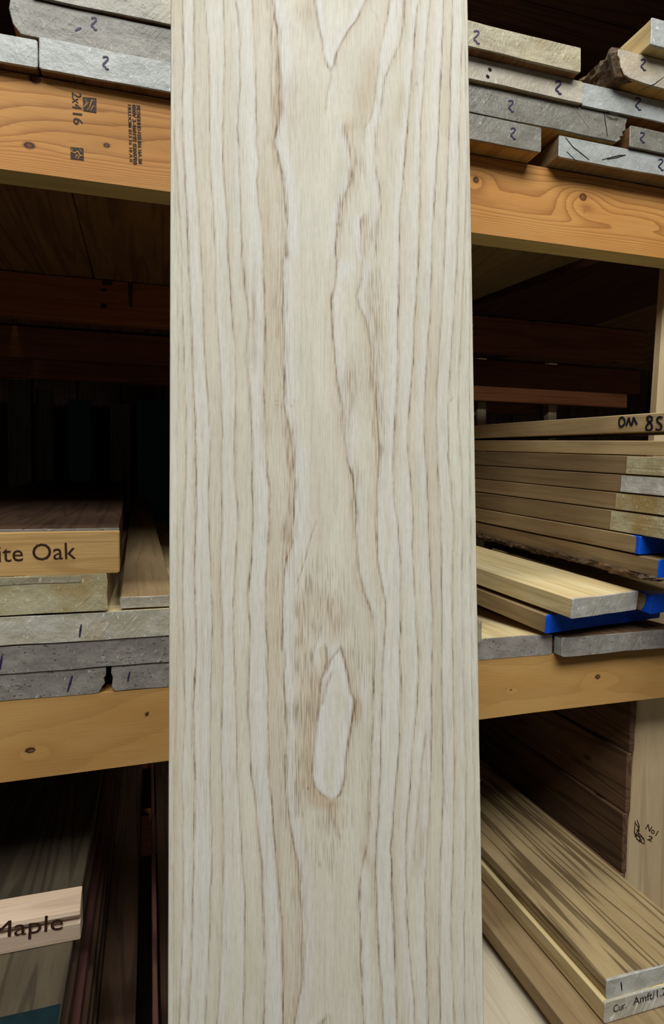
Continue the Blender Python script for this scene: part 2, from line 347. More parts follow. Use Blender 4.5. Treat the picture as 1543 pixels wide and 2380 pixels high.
def fnU(P):
    x,z,y=P[:,0],P[:,2]-(P[:,1]-.91)*.9,P[:,1]; kp,k=knotfield(P,kU)
    t=np.clip((.543-z)/.126,-.1,1.4); b=np.clip((t-.62)/.25,0,1.6); a=np.clip((.22-t)/.22,0,1.4)
    ph=2.6*t+6.5*b*b*.62+1.6*b-2.2*a+.55*np.sin(x*5.2+1)+.25*np.sin(x*13+z*30)+kp; return ph,k
kL=[K(70,1744,.010,.006,1,.8,.04,.02),K(340,1660,.005,.004,1,.4,.03,.012),K(1389,1573,.008,.007,1,.9,.04,.02),K(1189,1603,.004,.004,.9,.4,.02,.01),K(75,1790,.003,.002,.8,0,.1,.1),K(1440,1578,.012,.0015,.45,.2,.03,.01),K(1520,1560,.01,.001,.4,.2,.03,.01)]
def fnL(P):
    x,z=P[:,0],P[:,2]-(P[:,1]-.91)*.9; kp,k=knotfield(P,kL); return (-.29-z)*16+1.0*np.sin(x*3+.6)+.3*np.sin(x*9)+kp,k
pU=pine('upper_beam_pine',(204,144,76),(146,88,36),(108,58,30),.85,(212,156,88))
pL=pine('lower_beam_pine',(200,152,88),(158,108,54),(70,32,22),.30,(206,162,98))
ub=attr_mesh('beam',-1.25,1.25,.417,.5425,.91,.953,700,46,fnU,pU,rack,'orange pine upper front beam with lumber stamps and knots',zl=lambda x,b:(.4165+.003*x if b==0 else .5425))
def lz(x,b):
    if b==1: return -.2905
    return -.402+.009*min(max((x+.2)/.7,0),1.2)
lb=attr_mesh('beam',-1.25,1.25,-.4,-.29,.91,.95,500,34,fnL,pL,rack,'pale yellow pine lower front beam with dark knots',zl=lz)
# uprights and inner framing
rbox('post',.944,1.09,1.00,1.019,-H+.001,.5425,'postwood','light spruce upright post at the right',shear=.052).location.x+=-.050
rbox('post',-1.1,-1.01,.972,1.045,-H+.001,.5425,'postwood')
for (y,xr) in ((1.73,1.64),(2.28,2.14),(2.70,2.45)):
    rbox('cross_beam',-1.25,xr,y,y+.04,.433,.5425 if y<2 else .536,'spruce')
    rbox('cross_beam',-1.25,1.2,y,y+.04,-.402,-.2935,'barnx')  # mid beams coloured darker to stand in for the shade between shelves
    rbox('cross_beam',-1.25,1.2,y,y+.04,-1.02,-.905,'spruce')
rbox('beam',-1.25,1.25,.93,.97,-1.02,-.905,'postwood')
rbox('post',2.02,2.07,2.78,2.82,-H+.001,.9,'postwood'); rbox('post',1.60,1.65,2.78,2.82,-H+.001,.9,'postwood'); rbox('post',-1.15,-1.06,2.78,2.82,-H+.001,.5425,'postwood')
rbox('cross_beam',1.0,2.0,2.86,2.90,.40,.46,'spruce')
# added unseen shelf level above the frame, blocks light from the rack: beams, decking
for y in (.93,1.73,2.70): rbox('cross_beam',-1.25,2.3,y,y+.04,1.24,1.36,'barnx')
for i in range(8): rbox('blocker_deck',-1.3,2.4,.92+i*.312,.92+i*.312+.306,1.362,1.385,'barnx')
rbox('post',2.36,2.42,.975,1.02,-H+.001,1.238,'postwood')
# grade marks on the upper beam
def beam_ribbon(parent,Y,pix,w,m,name,lift=.0007):
    return stroke(parent,Y,pix,w,m,name,lift=lift-.0+ (parent.data.vertices[0].co.y*-1))
Y0=.91
def onbeam(fn,*a,**k): return fn(ub,*a,**k)
ublift=-(.91-(.91+.953)/2)+.0006
def ustroke(pix,w,name='stamp_line',m='stampink',label=None):
    return stroke(ub,Y0,pix,w,m,name,lift=ublift,label=label)
def utext(body,p0,p1,h,label,bold=0.0,m='stampink'): return text_obj(ub,body,Y0,p0,p1,m,'stamp_text',height_px=h,lift=ublift,bold=bold,label=label)
utext('2x4',(167,214),(168,252),.0125,'stamped lettering 2x4, reading downwards')
utext('16',(169,262),(171,289),.0125,'stamped number 16, reading downwards',bold=.01)
def quad_stamp(c,label):
    P=[local(ub,at(x,y,Y0)) for x,y in c]; V=[(p.x,-ublift+dy,p.z) for p in P for dy in (0,.0004)]
    o=link('stamp_square',V,[(0,2,4,6),(7,5,3,1),(0,1,3,2),(2,3,5,4),(4,5,7,6),(6,7,1,0)],[M['stampink']],parent=ub); o['label']=label
quad_stamp([(192,226),(224,229),(224,263),(194,258)],'square grade stamp with pale zigzag lines')
quad_stamp([(164,342),(194,345),(195,373),(164,369)],'lower square grade stamp with pale curl')
M['stampgap']=plain('beam_wood_in_stamp',(196,138,72),.6,.1)
def gap(pix,w): stroke(ub,Y0,pix,w,'stampgap','stamp_gap',lift=ublift+.0004)
gap([(195,250),(203,236),(208,250),(214,233),(221,236)],.0016); gap([(197,231),(205,240),(199,247)],.0013); gap([(211,258),(217,246),(222,250)],.0014); gap([(203,256),(207,251)],.0016)
gap([(168,346),(166,353),(174,356),(181,352),(187,363),(193,362)],.0016); gap([(176,369),(178,359),(184,366),(181,371)],.0014); gap([(185,348),(190,354)],.0014)
utext('HELDOM 013 16 18 A 0',(297,243),(301,376),.0044,'small stamped lettering line',bold=.02)
utext('000V 3-460192 0200708',(307,243),(310,382),.0050,'small stamped lettering line',bold=.035)
utext('PRTNDHHD-H2S 816 16A 1M',(317,245),(322,380),.0050,'small stamped lettering line',bold=.03)
# stamps on the first inner beam (dark)
cb=[c for c in rack.children if c.name.startswith('cross_beam')][0]
clift=.02+.0006
for c in ([(237,652),(262,654),(261,664),(237,662)],[(234,670),(248,671),(247,678),(235,677)],[(234,705),(249,706),(248,718),(234,717)],[(297,658),(309,659),(308,716),(300,712)]):
    P=[local(cb,at(x,y,1.73)) for x,y in c]; V=[(p.x,-clift+dy,p.z) for p in P for dy in (0,.0004)]
    link('stamp_square',V,[(0,2,4,6),(7,5,3,1),(0,1,3,2),(2,3,5,4),(4,5,7,6),(6,7,1,0)],[M['stampink']],parent=cb)
# stamp on the post
post=[c for c in rack.children if c.name=='post'][0]
FR[post.name]=Matrix.Translation(RO+post.location)
YP=1.0; plift=.0101
for pix in ([(1476,1908),(1474,1935),(1480,1950),(1497,1962)],[(1480,1905),(1485,1920),(1483,1935),(1496,1950),(1497,1960)],[(1476,1912),(1484,1925),(1477,1940),(1488,1946),(1484,1958)],[(1474,1945),(1482,1938),(1490,1955)],[(1479,1928),(1486,1931)],[(1493,1948),(1488,1958)]):
    stroke(post,YP,pix,.0026,'stampink','stamp_line',lift=plift)
text_obj(post,'No1',YP,(1499,1926),(1524,1943),'stampink','stamp_text',height_px=.012,lift=plift,bold=.01,label='stamped lettering')
text_obj(post,'2',YP,(1503,1951),(1514,1956),'stampink','stamp_text',height_px=.010,lift=plift,bold=.02,label='stamped number 2')
# ================================================================ UPPER SHELF, LEFT OF THE PALE BOARD
GRP='boards on the upper left shelf'
P=plank
b=P((-.42,.895,.5445),.2855,.034,2.2,'brownside','g2','smooth light grey board end flush left under the weathered board, on the beam',seed=1)
b=P((-.1325,.895,.5445),.2525,.0395,2.2,'brownside','g2','light grey board end with a blue handwritten 2, on the orange beam',seed=2); two(b,.895,245,148,1.15)
b=P((-.166,.90,.5855),.286,.047,2.2,'brownside','g3','thick weathered grey board end with a smudged 2, above the light grey ends',seed=3,rough=.0012,
    poly=[(.0,.044),(-.002,.03),(.002,.012),(.010,.001),(.05,.0),(.1,.001),(.15,0),(.2,.001),(.25,0),(.285,.001),(.286,.02),(.285,.046),(.23,.0465),(.17,.046),(.11,.047),(.06,.046),(.02,.047)])
two(b,.90,218,57,1.1); stroke(b,.90,[(175,73),(183,68),(189,66)],.003,'ink','smudge')
b=P((-.14,.895,.6345),.26,.05,2.2,'brownside','g1','topmost pocked grey board end at the upper left, above the smudged 2',seed=4,rough=.001)
P((-.86,.90,.5445),.432,.034,2.2,'brownside','g1','added light-blocking board left of the flush light grey one, outside the frame',seed=101)  # this board and the next are unseen fillers that keep light out of the shelf
P((-1.24,.90,.5445),.372,.034,2.2,'brownside','g1','added light-blocking board at the far left of the upper beam, outside the frame',seed=102)
# ================================================================ UPPER SHELF, RIGHT
GRP='boards on the upper right shelf'
b=P((.125,.875,.5448),.4875,.038,2.2,'yellowside','g3','short dark grey board end marked 2 with orange underside, resting on the upper beam',seed=5); two(b,.875,1191,312,1.0)
def slab(xy,z0,z1,side,end,label,seed,cat='board'):
    """sawn slab with uneven width: outline in plan, given thickness"""
    O=Vector((xy[0][0],xy[0][1],z0)); n=len(xy); V=[(x-O.x,y-O.y,0) for x,y in xy]+[(x-O.x,y-O.y,z1-z0) for x,y in xy]
    F=[tuple(range(n-1,-1,-1)),tuple(range(n,2*n))]+[(i,(i+1)%n,(i+1)%n+n,i+n) for i in range(n)]
    o=link('lumber_board',V,F,[M[side]],mw=UP@Matrix.Translation(O)); FR[o.name]=Matrix.Translation(O); tag(o,label,cat,GRP)
    bm=o.modifiers.new('bevel','BEVEL'); bm.width=.0015; bm.segments=1
    if end:
        w=xy[1][0]-xy[0][0]; V,F=prism(grow(section(w,z1-z0),.0004),[-.0008,.0003,.004],.0005,seed,inset=.0012); link('sealed_end',V,F,[M[end]],parent=o)
    return o
b=slab([(.6485,.878),(1.07,.878),(.87,1.76),(.80,2.1),(.6485,2.1)],.5448,.578,'greytan','g2','light grey board end with dark splits and a 2, on the upper beam',6)
two(b,.878,1534,384,1.0)
for pix in ([(1313,320),(1330,342),(1348,356),(1368,372)],[(1316,353),(1339,376)],[(1398,372),(1420,366),(1438,362),(1453,361)],[(1453,361),(1432,367),(1410,371)]): stroke(b,.878,pix,.0013,'crack','crack')
slab([(1.12,.93),(1.43,.93),(1.43,2.3),(.80,2.3),(.92,1.76)],.5446,.575,'purple',None,'dark purple-brown slab lying under the right boards, seen from below',7)
slab([(1.4315,.93),(2.35,.93),(2.35,2.3),(1.4315,2.3)],.5446,.575,'brownside',None,'added brown board right of the dark purple slab, closing the shelf to light',8)  # added to stop light streaking in past the purple slab
pl=[(0,0),(.05,0),(.12,.001),(.2,0),(.28,.0005),(.34,0),(.38,.0005),(.400,-.0002),(.408,.005),(.405,.009),(.413,.012),(.410,.018),(.418,.022),(.417,.030),(.421,.042),(.40,.0425),(.32,.043),(.22,.0425),(.1,.043),(0,.043)]
b=P((.36,.875,.5852),.42,.043,2.2,'yellowside','g3','long grey board end with broken right corner, marked 2 near the pale board',poly=pl,seed=9); two(b,.875,1186,248,1.0)
for pix in ([(1403,262),(1405,280),(1408,300),(1411,318)],[(1333,248),(1345,265),(1358,283),(1370,300)]): stroke(b,.875,pix,.0011,'crack' if pix[0][0]>1400 else 'seam','crack' if pix[0][0]>1400 else 'saw_scratch')
b=P((.784,.872,.5797),.24,.034,2.2,'brownside','g3','brownish grey board end marked 2 behind the broken corner, at right edge',seed=10); two(b,.872,1491,321,.9)
b=P((.36,.867,.6300),.3235,.0335,2.2,'tanside','g6','pinkish beige board end with a bold dark 2 and two small knots',seed=11); two(b,.867,1296,205,1.15,w=.0032)
for c in ((1138,163),(1133,179)): stroke(b,.867,[(c[0]-4,c[1]-3),(c[0],c[1]),(c[0]+3,c[1]+3)],.005,'crack','knot_spot')
b=P((.6850,.870,.6290),.28,.0355,2.2,'brownside','g2','pale bluish grey board end marked 2, right of the pinkish one',seed=12); two(b,.870,1481,243,1.1)
stroke(b,.870,[(1410,259),(1418,264),(1428,268),(1442,267)],.003,'crack','crack')
b=P((.36,.850,.6645),.3055,.037,2.2,'brownside','g4','topmost beige grey board end marked 2 beside the pale board, squared right end',seed=13); two(b,.850,1106,88,1.15)
# bark-edged board
pl=[(0,.0455),(.0,.036),(.004,.030),(.006,.018),(.013,.008),(.022,.0045),(.06,.0015),(.12,.0),(.2,0),(.27,0),(.27,.045),(.2,.0455),(.12,.046),(.05,.0455),(.02,.046)]
b=P((.733,.845,.6655),.27,.046,1.9,'yellowside','g6','board with rough brown bark edge, marked 2, on the upper right pile',poly=pl,seed=14,rough=.001); two(b,.845,1493,152,1.0)
def bark_strip(o,pts,L,seed,name='bark',thick=.011,step=.006):
    rn=np.random.default_rng(seed); ny=int(L/step); n=len(pts); V=[];F=[]
    A=np.array(pts); drift=np.zeros(n)
    for j in range(ny+1):
        drift=drift*.72+rn.normal(0,.0022,n); y=L*j/ny
        out=A.copy(); out[:,0]-=np.abs(drift)+.001+.004*np.abs(np.sin(j*.37+np.arange(n)*1.7)); out[:,1]+=drift*.5
        if j in (0,ny): out[:,0]=A[:,0]+.001
        V+=[(a,y+.001,b) for a,b in out]
    for j in range(ny):
        for i in range(n-1): a=j*n+i; F.append((a,a+n,a+n+1,a+1))
    return link(name,V,F,[M['bark']],parent=o)
bark_strip(b,[(.006,.047),(-.003,.044),(-.004,.036),(-.001,.030),(.002,.022),(.004,.015),(.010,.008),(.020,.0025),(.030,.0012)],1.2,3)
stroke(b,.845,[(1482,212),(1500,205),(1520,196),(1541,180)],.0012,'crack','crack')
b=P((.777,.823,.7135),.22,.041,1.9,'cream','g2','cream board with smooth bluish white end, topmost at the upper right corner',seed=15)
# ================================================================ MIDDLE SHELF, LEFT
GRP='boards on the middle left shelf'
b=P((-.42,.91,-.290),.3610,.0365,2.2,'greytan','g5','weathered grey board end with a slanted blue stroke, bottom left on the lower beam',seed=21,rough=.0013,
    poly=[(0,0),(.06,0),(.12,.0005),(.18,0),(.25,.0005),(.31,0),(.345,.0003),(.3515,.001),(.3545,.008),(.3575,.013),(.356,.020),(.360,.024),(.3605,.0355),(.33,.0362),(.26,.0365),(.18,.036),(.09,.0365),(0,.036)])
stroke(b,.91,[(168,1570),(163,1588),(157,1607)],.0032,label='blue marker stroke')
b=P((-.0525,.91,-.290),.125,.0365,2.2,'greytan','g5','short weathered grey board end with thin stroke, beside the pale board on lower beam',seed=22,rough=.0013,
    poly=[(.0035,0),(.03,.0004),(.06,0),(.09,.0004),(.125,0),(.125,.0365),(.09,.036),(.05,.0365),(.0,.0355),(-.0005,.026),(.0022,.019),(.0012,.014),(.0005,.007)])
stroke(b,.91,[(302,1560),(299,1572),(297,1584)],.0026,label='blue marker stroke')
b=P((-.42,.908,-.2525),.50,.0375,2.2,'tanside','g5','long weathered grey board end lying just under the glossy waxed end',seed=23,rough=.0014)
stroke(b,.908,[(5,1522),(3,1538),(0,1556)],.003,label='blue marker stroke')
b=P((-.42,.906,-.2135),.50,.038,2.2,'cream','wax','glossy waxed yellowish white board end with a short blue stroke',seed=24,rough=.0008)
stroke(b,.906,[(189,1451),(187,1465),(185,1480)],.0028,label='blue marker stroke')
b=P((-.42,.905,-.1725),.363,.0515,2.2,'greytan','waxy','thick scratched waxed board end with chipped corner, right under the oak sign board',seed=25,rough=.0009)
V,F=prism([(.0,.040),(.06,.0395),(.13,.041),(.2,.040),(.27,.0415),(.330,.041),(.330,.050),(.2,.0505),(0,.0505)],[-.0016,-.0005],0,3,inset=.0006)
e=link('top_strip',V,F,[M['g4']],parent=b); e['label']='pale matt strip along the top edge'  # thin beige-grey strip along the top edge of the end
b=P((-.040,.912,-.1725),.074,.0155,2.2,'greytan','g6','thin narrow board with pale end, beside the thick waxed end',seed=26,d=vdir(318,1062))
b=P((-.42,.935,-.1205),.3780,.0605,2.2,'shadewood','g5','wide brown board behind the oak sign, receding into the dark',seed=27,d=vdir(300,1072))
# oak sign
b=P((-.42,.905,-.1203),.3795,.058,.024,'signoak',None,'oak sign board with dark burnt letters White Oak, on the left pile',seed=28,name='sign_board',cat='sign',rough=.0001)
text_obj(b,'White Oak',.905,(-105,1311),(177,1298),'burn','sign_lettering',height_px=.0238,lift=.0006,label='burnt lettering White Oak')
# ================================================================ MIDDLE SHELF, RIGHT
GRP='boards on the middle right shelf'
b=P((.30,.91,-.2903),.3765,.035,2.2,'cream','g5','pitted grey board end flush with the lower beam, next to the pale board',seed=31,rough=.001)
b=P((.6810,.888,-.2898),.26,.0325,2.2,'darkwood','g5','dark pitted grey board end standing forward on the lower beam, bottom right',seed=32,rough=.0012)
V,F=prism([(-.0012,.001),(.0006,.001),(.0006,.0315),(-.0012,.0315)],[0.0,.02],0,1,inset=.0005); e=link('lit_edge',V,F,[M['g2']],parent=b); e['label']='pale strip for the lit left edge'  # brightness of the lit left side is put into this pale strip
b=P((.37,.89,-.2545),.155,.036,2.0,'greytan','g4','grey board end peeping out right of the pale upright board',seed=33)
b.location.z+=.0
dM=vdir(0,955)
b=P(tuple(at(1266,1472,.895)),.30,.0315,1.6,'greytan','blue','greenish grey board with a wide blue painted end, lowest of the blue-ended boards',d=vdir(60,960),seed=34,coat=.003,coatname='painted_end',coatlabel='deep blue painted end',rough=.0005)
b=P(tuple(at(1326,1438,.85)),.168,.0335,1.35,'cream','waxg','cream board with bright scratched square end lying over the blue ends',d=dM,seed=35,rough=.0008)
b=P(tuple(at(1509,1427,.872)),.11,.034,.42,'greytan','blue','blue-ended board just right of the cream board',d=vdir(60,955),seed=36,coat=.035,coatname='painted_end',coatlabel='blue painted end')
# leaning pile of thin boards, ends beyond the frame
GRP='thin boards in the leaning pile'
def pileb(yl,yb,label,vp,X,side='greytan',L=1.7,w=.105,end=None,px=1450,seed=0,**k):
    """yl,yb: heights of top and bottom edge of the left face where it crosses x=1450"""
    d=vdir(*vp); r=ray(px,yb); q=r*(X/r.x); r2=ray(px,yl); q2=r2*(X/r2.x); t=(q2.z-q.z)*.97; L=.9 if yl<980 else L
    # walk back along the board to its front end
    s=k.pop('ahead',.24); Pf=q-d*s
    return P(tuple(Pf),w,t,L,side,end,label,d=d,seed=seed,rough=.0006,**k)
SX=.82
pl=[(958+5,1006,'thin board marked with black letters, topmost of the leaning pile at right',(175,1052)),
    (1023,1057,'thin board with a splintered lower edge, second from top in the leaning pile',(175,1021)),
    (1058,1102,'thin aged board, third from top in the leaning pile',(175,1021)),
    (1103,1145,'thin aged board, fourth from top in the leaning pile',(175,1021)),
    (1146,1187,'thin aged board with greenish waxy end part, fifth from top in the leaning pile',(175,1021)),
    (1188,1238,'thin aged board directly above the first blue-ended board of the pile',(175,1021))]
pb=[]
for i,(a,c,lab,vp) in enumerate(pl): pb.append(pileb(a,c,lab,vp,SX,seed=40+i,side='tanside' if i<2 else 'greytan',px=1450))
b=pileb(1245,1288,'thin board whose bright blue painted end shows below the leaning pile',(175,1021),SX,seed=47,ahead=.0,end='blue',coat=.022,coatname='painted_end',coatlabel='blue painted end',px=1484)
b7=b
b=pileb(1299.5,1343,'grey-brown board with blue end and shaggy bark under its edge, bottom of the leaning pile',(175,1021),SX+.006,seed=48,ahead=.0,end='blue',coat=.003,coatname='painted_end',coatlabel='blue painted end',px=1528)
bark_strip(b,[(.002,.004),(-.002,.001),(-.001,-.004),(.004,-.008),(.012,-.009),(.02,-.004)],1.3,5,thick=.006)
for q_,(o,mm) in enumerate(zip(pb[2:],('waxy','waxg','waxy','waxy'))):
    tt=max(v.co.z for v in o.data.vertices)
    V,F=prism([(-.0012,.0015),(.0006,.0015),(.0006,tt-.0015),(-.0012,tt-.0015)],[.0,.1,.2,.235+.012*q_,.2352+.012*q_],0,q_,inset=.0004)
    e=link('wax_coat',V,F,[M[mm]],parent=o); e['label']='shiny yellowish wax on the front part of the side'
# writing on the left face of the topmost pile board
def side_stroke(o,pix,w,X=SX):
    """pen line on the left face of a pile board"""
    L=[]
    inv=FR[o.name].inverted()
    for x,y in pix:
        r=ray(x,y); o0=inv@Vector((0,0,0)); dd=(inv.to_3x3()@r); s=(-.0004-o0.x)/dd.x; L.append(o0+dd*s)
    V,F=ribbon([(p.y,0,p.z) for p in L],w,0,.0006); V=[(-.0016+v[1],v[0],v[2]) for v in V]
    return link('marker_letter',V,[f[::-1] for f in F],[M['inkblack']],parent=o)
def zz(ax,ay): return 1090+ax/3.406,600+ay/3.406
for g in ([(1196,1262),(1190,1300),(1196,1328),(1215,1330),(1234,1308),(1232,1276),(1215,1260),(1196,1266)],
          [(1246,1330),(1258,1290),(1268,1264),(1276,1300),(1290,1322),(1298,1290),(1306,1262),(1318,1290),(1334,1316)],
          [(1440,1300),(1418,1285),(1412,1262),(1430,1252),(1450,1262),(1448,1285),(1425,1305),(1404,1335),(1412,1360),(1440,1358),(1452,1335),(1440,1305),(1415,1300)],
          [(1535,1262),(1508,1258),(1490,1275),(1500,1300),(1522,1318),(1524,1345),(1500,1362),(1478,1350)]):
    side_stroke(pb[0],curve_pts([zz(*q) for q in g],3),.0034)
# ================================================================ LOWER SHELF, LEFT
GRP='boards on the lower left shelf'
lays=[(-.6,-.1005,'wide grey board under the maple sign, teal paint at its front end','shadegrey',.028),(-.6405,-.096,'thin board below the wide grey one under the maple sign','shadewood',.026),
      (-.682,-.103,'third thin board down in the lower left pile, edge set back','shadewood',.027),(-.7235,-.091,'fourth thin board down in the lower left pile','purple',.027),(-.765,-.085,'fifth thin board down in the lower left pile, sticking out right','shadewood',.027)]
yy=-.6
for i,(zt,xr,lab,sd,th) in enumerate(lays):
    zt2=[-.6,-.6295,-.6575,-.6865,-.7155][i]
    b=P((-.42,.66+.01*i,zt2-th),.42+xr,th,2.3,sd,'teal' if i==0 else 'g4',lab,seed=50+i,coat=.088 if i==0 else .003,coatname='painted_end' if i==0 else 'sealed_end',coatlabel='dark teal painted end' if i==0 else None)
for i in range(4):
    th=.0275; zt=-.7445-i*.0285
    P((-.42,.70,zt-th),.338-.004*(i%2),th,2.2,'shadewood','g4',['brown board sixth down in the lower left pile','brown board seventh down in the lower left pile','brown board eighth down in the lower left pile','brown board at the base of the lower left pile'][i],seed=60+i)
P((-.0815,.72,-.902),.056,.085,2.2,'shadewood','g4','brown squared timber filling the strip right of the lower left pile',seed=66)
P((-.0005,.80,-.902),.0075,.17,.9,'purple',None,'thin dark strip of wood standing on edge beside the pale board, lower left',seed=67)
P((.012,.76,-.902),.34,.030,2.2,'shadewood','g4','added dark board for the black shade low behind the pale upright board',seed=68)  # dark filler added where there is only black shade
# maple sign with moulded profile
Pm=at(187,2177,.85); Lm=.34
prof=[(y_,z_*.86) for y_,z_ in [(.030,.0005),(.0,.0005),(.0,.0250),(.0025,.0275),(.0065,.0285),(.0065,.0320),(.001,.0350),(-.001,.0400),(.001,.0450),(.005,.0475),(.018,.0600),(.030,.0620)]]
V=[];F=[];xs=[0,.001,.1,.2,.3,Lm-.001,Lm]; n=len(prof); zb=Pm.z
for j,x in enumerate(xs):
    ins=.0008 if j in (0,len(xs)-1) else 0
    V+=[(x,y+(ins if y<.015 else -ins),z+(ins if z<.03 else -ins)) for y,z in prof]
for j in range(len(xs)-1):
    for i in range(n): a=j*n+i; c=j*n+(i+1)%n; F.append((a,a+n,c+n,c))
F.append(tuple(range(n))); F.append(tuple(range(len(xs)*n-1,(len(xs)-1)*n-1,-1)))
msx=Pm.x-Lm
b=thing_mesh('sign_board',V,F,[M['signmaple']],(msx,.85,-.5992),(0,1,0),'moulded maple sign board with burnt letters Maple, on the lower left pile','sign')
dz=-.5992-zb
text_obj(b,'Maple',.85,(-22,2181),(146,2158),'burn','sign_lettering',height_px=.0225,lift=.0014,label='burnt lettering Maple')
# ================================================================ LOWER SHELF, RIGHT
GRP='boards on the lower right shelf'
b=P((.658,.740,-.7715),.209,.0275,2.2,'streak','waxg','streaked board with scratched waxy end marked 1, on top at the lower right',seed=71,rough=.0008)
stroke(b,.74,[(1442,2281),(1443,2290),(1444,2301)],.0022,'inkblack','marker_mark',label='handwritten number 1')
b=P((.650,.735,-.8035),.22,.0310,2.2,'cream','waxg','pale board with handwritten note on its end, under the streaked board',seed=72,rough=.0007)
text_obj(b,'Cur.',.735,(1424,2352),(1454,2341),'inkblack','handwriting',height_px=.012,lift=.0016,label='handwritten note')
text_obj(b,'Amft/1.25',.735,(1470,2335),(1556,2306),'inkblack','handwriting',height_px=.013,lift=.0016,label='handwritten note')
b=P((.593,.70,-.8330),.27,.0275,2.2,'greytan','g4','brown aged board under the one with the handwritten note',seed=73)
b=P((.36,.72,-.9045),.250,.0545,2.2,'palewood','g6','pale wide board lying lowest beside the upright board, lower right',seed=74)
b=P((.615,.735,-.9045),.26,.0700,2.2,'darkwood','g4','thick dark timber carrying the lower right pile',seed=75)
# dark plank panel beyond the lower right pile
pn=bpy.data.objects.new('plank_panel',None); COL.objects.link(pn); pn.location=(.95,1.1,H-.904)
tag(pn,'dark panel of wide planks beyond the streaked board, behind the right post','partition')
z0=-.904
for i in range(4):
    hgt=.124; xr=.9085+.006*i; 
    o=box('plank',xr,xr+.012,.992,3.1,z0,z0+hgt-.0012,'darkwood',parent=pn); o.location-=Vector((.95,1.1,-.904)); z0+=hgt
# ================================================================ DIM THINGS LEANING FAR BACK
def lean(px0,px1,y0,y1,Y,m,label,name='leaning_board',cat='board',tilt=.05,group=None):
    a=at(px0,y1,Y); c=at(px1,y0,Y); w=c.x-a.x; hgt=c.z+.9
    o=box(name,a.x,c.x,Y,Y+.02,-.9,c.z,m); 
    return tag(o,label,cat,group)
M['tealsheet']=plain('teal_tarp_sheet',(60,104,112),.5,.2,scale=8)
M['greyb']=wood('grey_weathered',(120,112,98),(70,62,52),axis='Z')
# low bin behind: upright boards standing on the floor
for (x0,x1,yt,Y,m,lab) in ((18,70,880,3.30,'greyb','grey board standing upright in the dark far left'),(84,122,905,3.34,'greyb','narrow grey board standing upright right of the wider one in the dark'),
        (158,212,930,3.38,'tealsheet','dim teal sheet standing upright deep behind the rack, left one'),(256,302,940,3.40,'greyb','dim board standing between the two teal sheets deep behind the rack'),(318,392,930,3.38,'tealsheet','dim teal sheet standing upright deep behind the rack, next to the pale board')):
    a=at(x0,1000,Y); c=at(x1,yt,Y); tag(box('leaning_sheet' if m=='tealsheet' else 'standing_board',a.x,c.x,Y,Y+.018,-H+.001,c.z,m),lab,'sheet' if m=='tealsheet' else 'board')
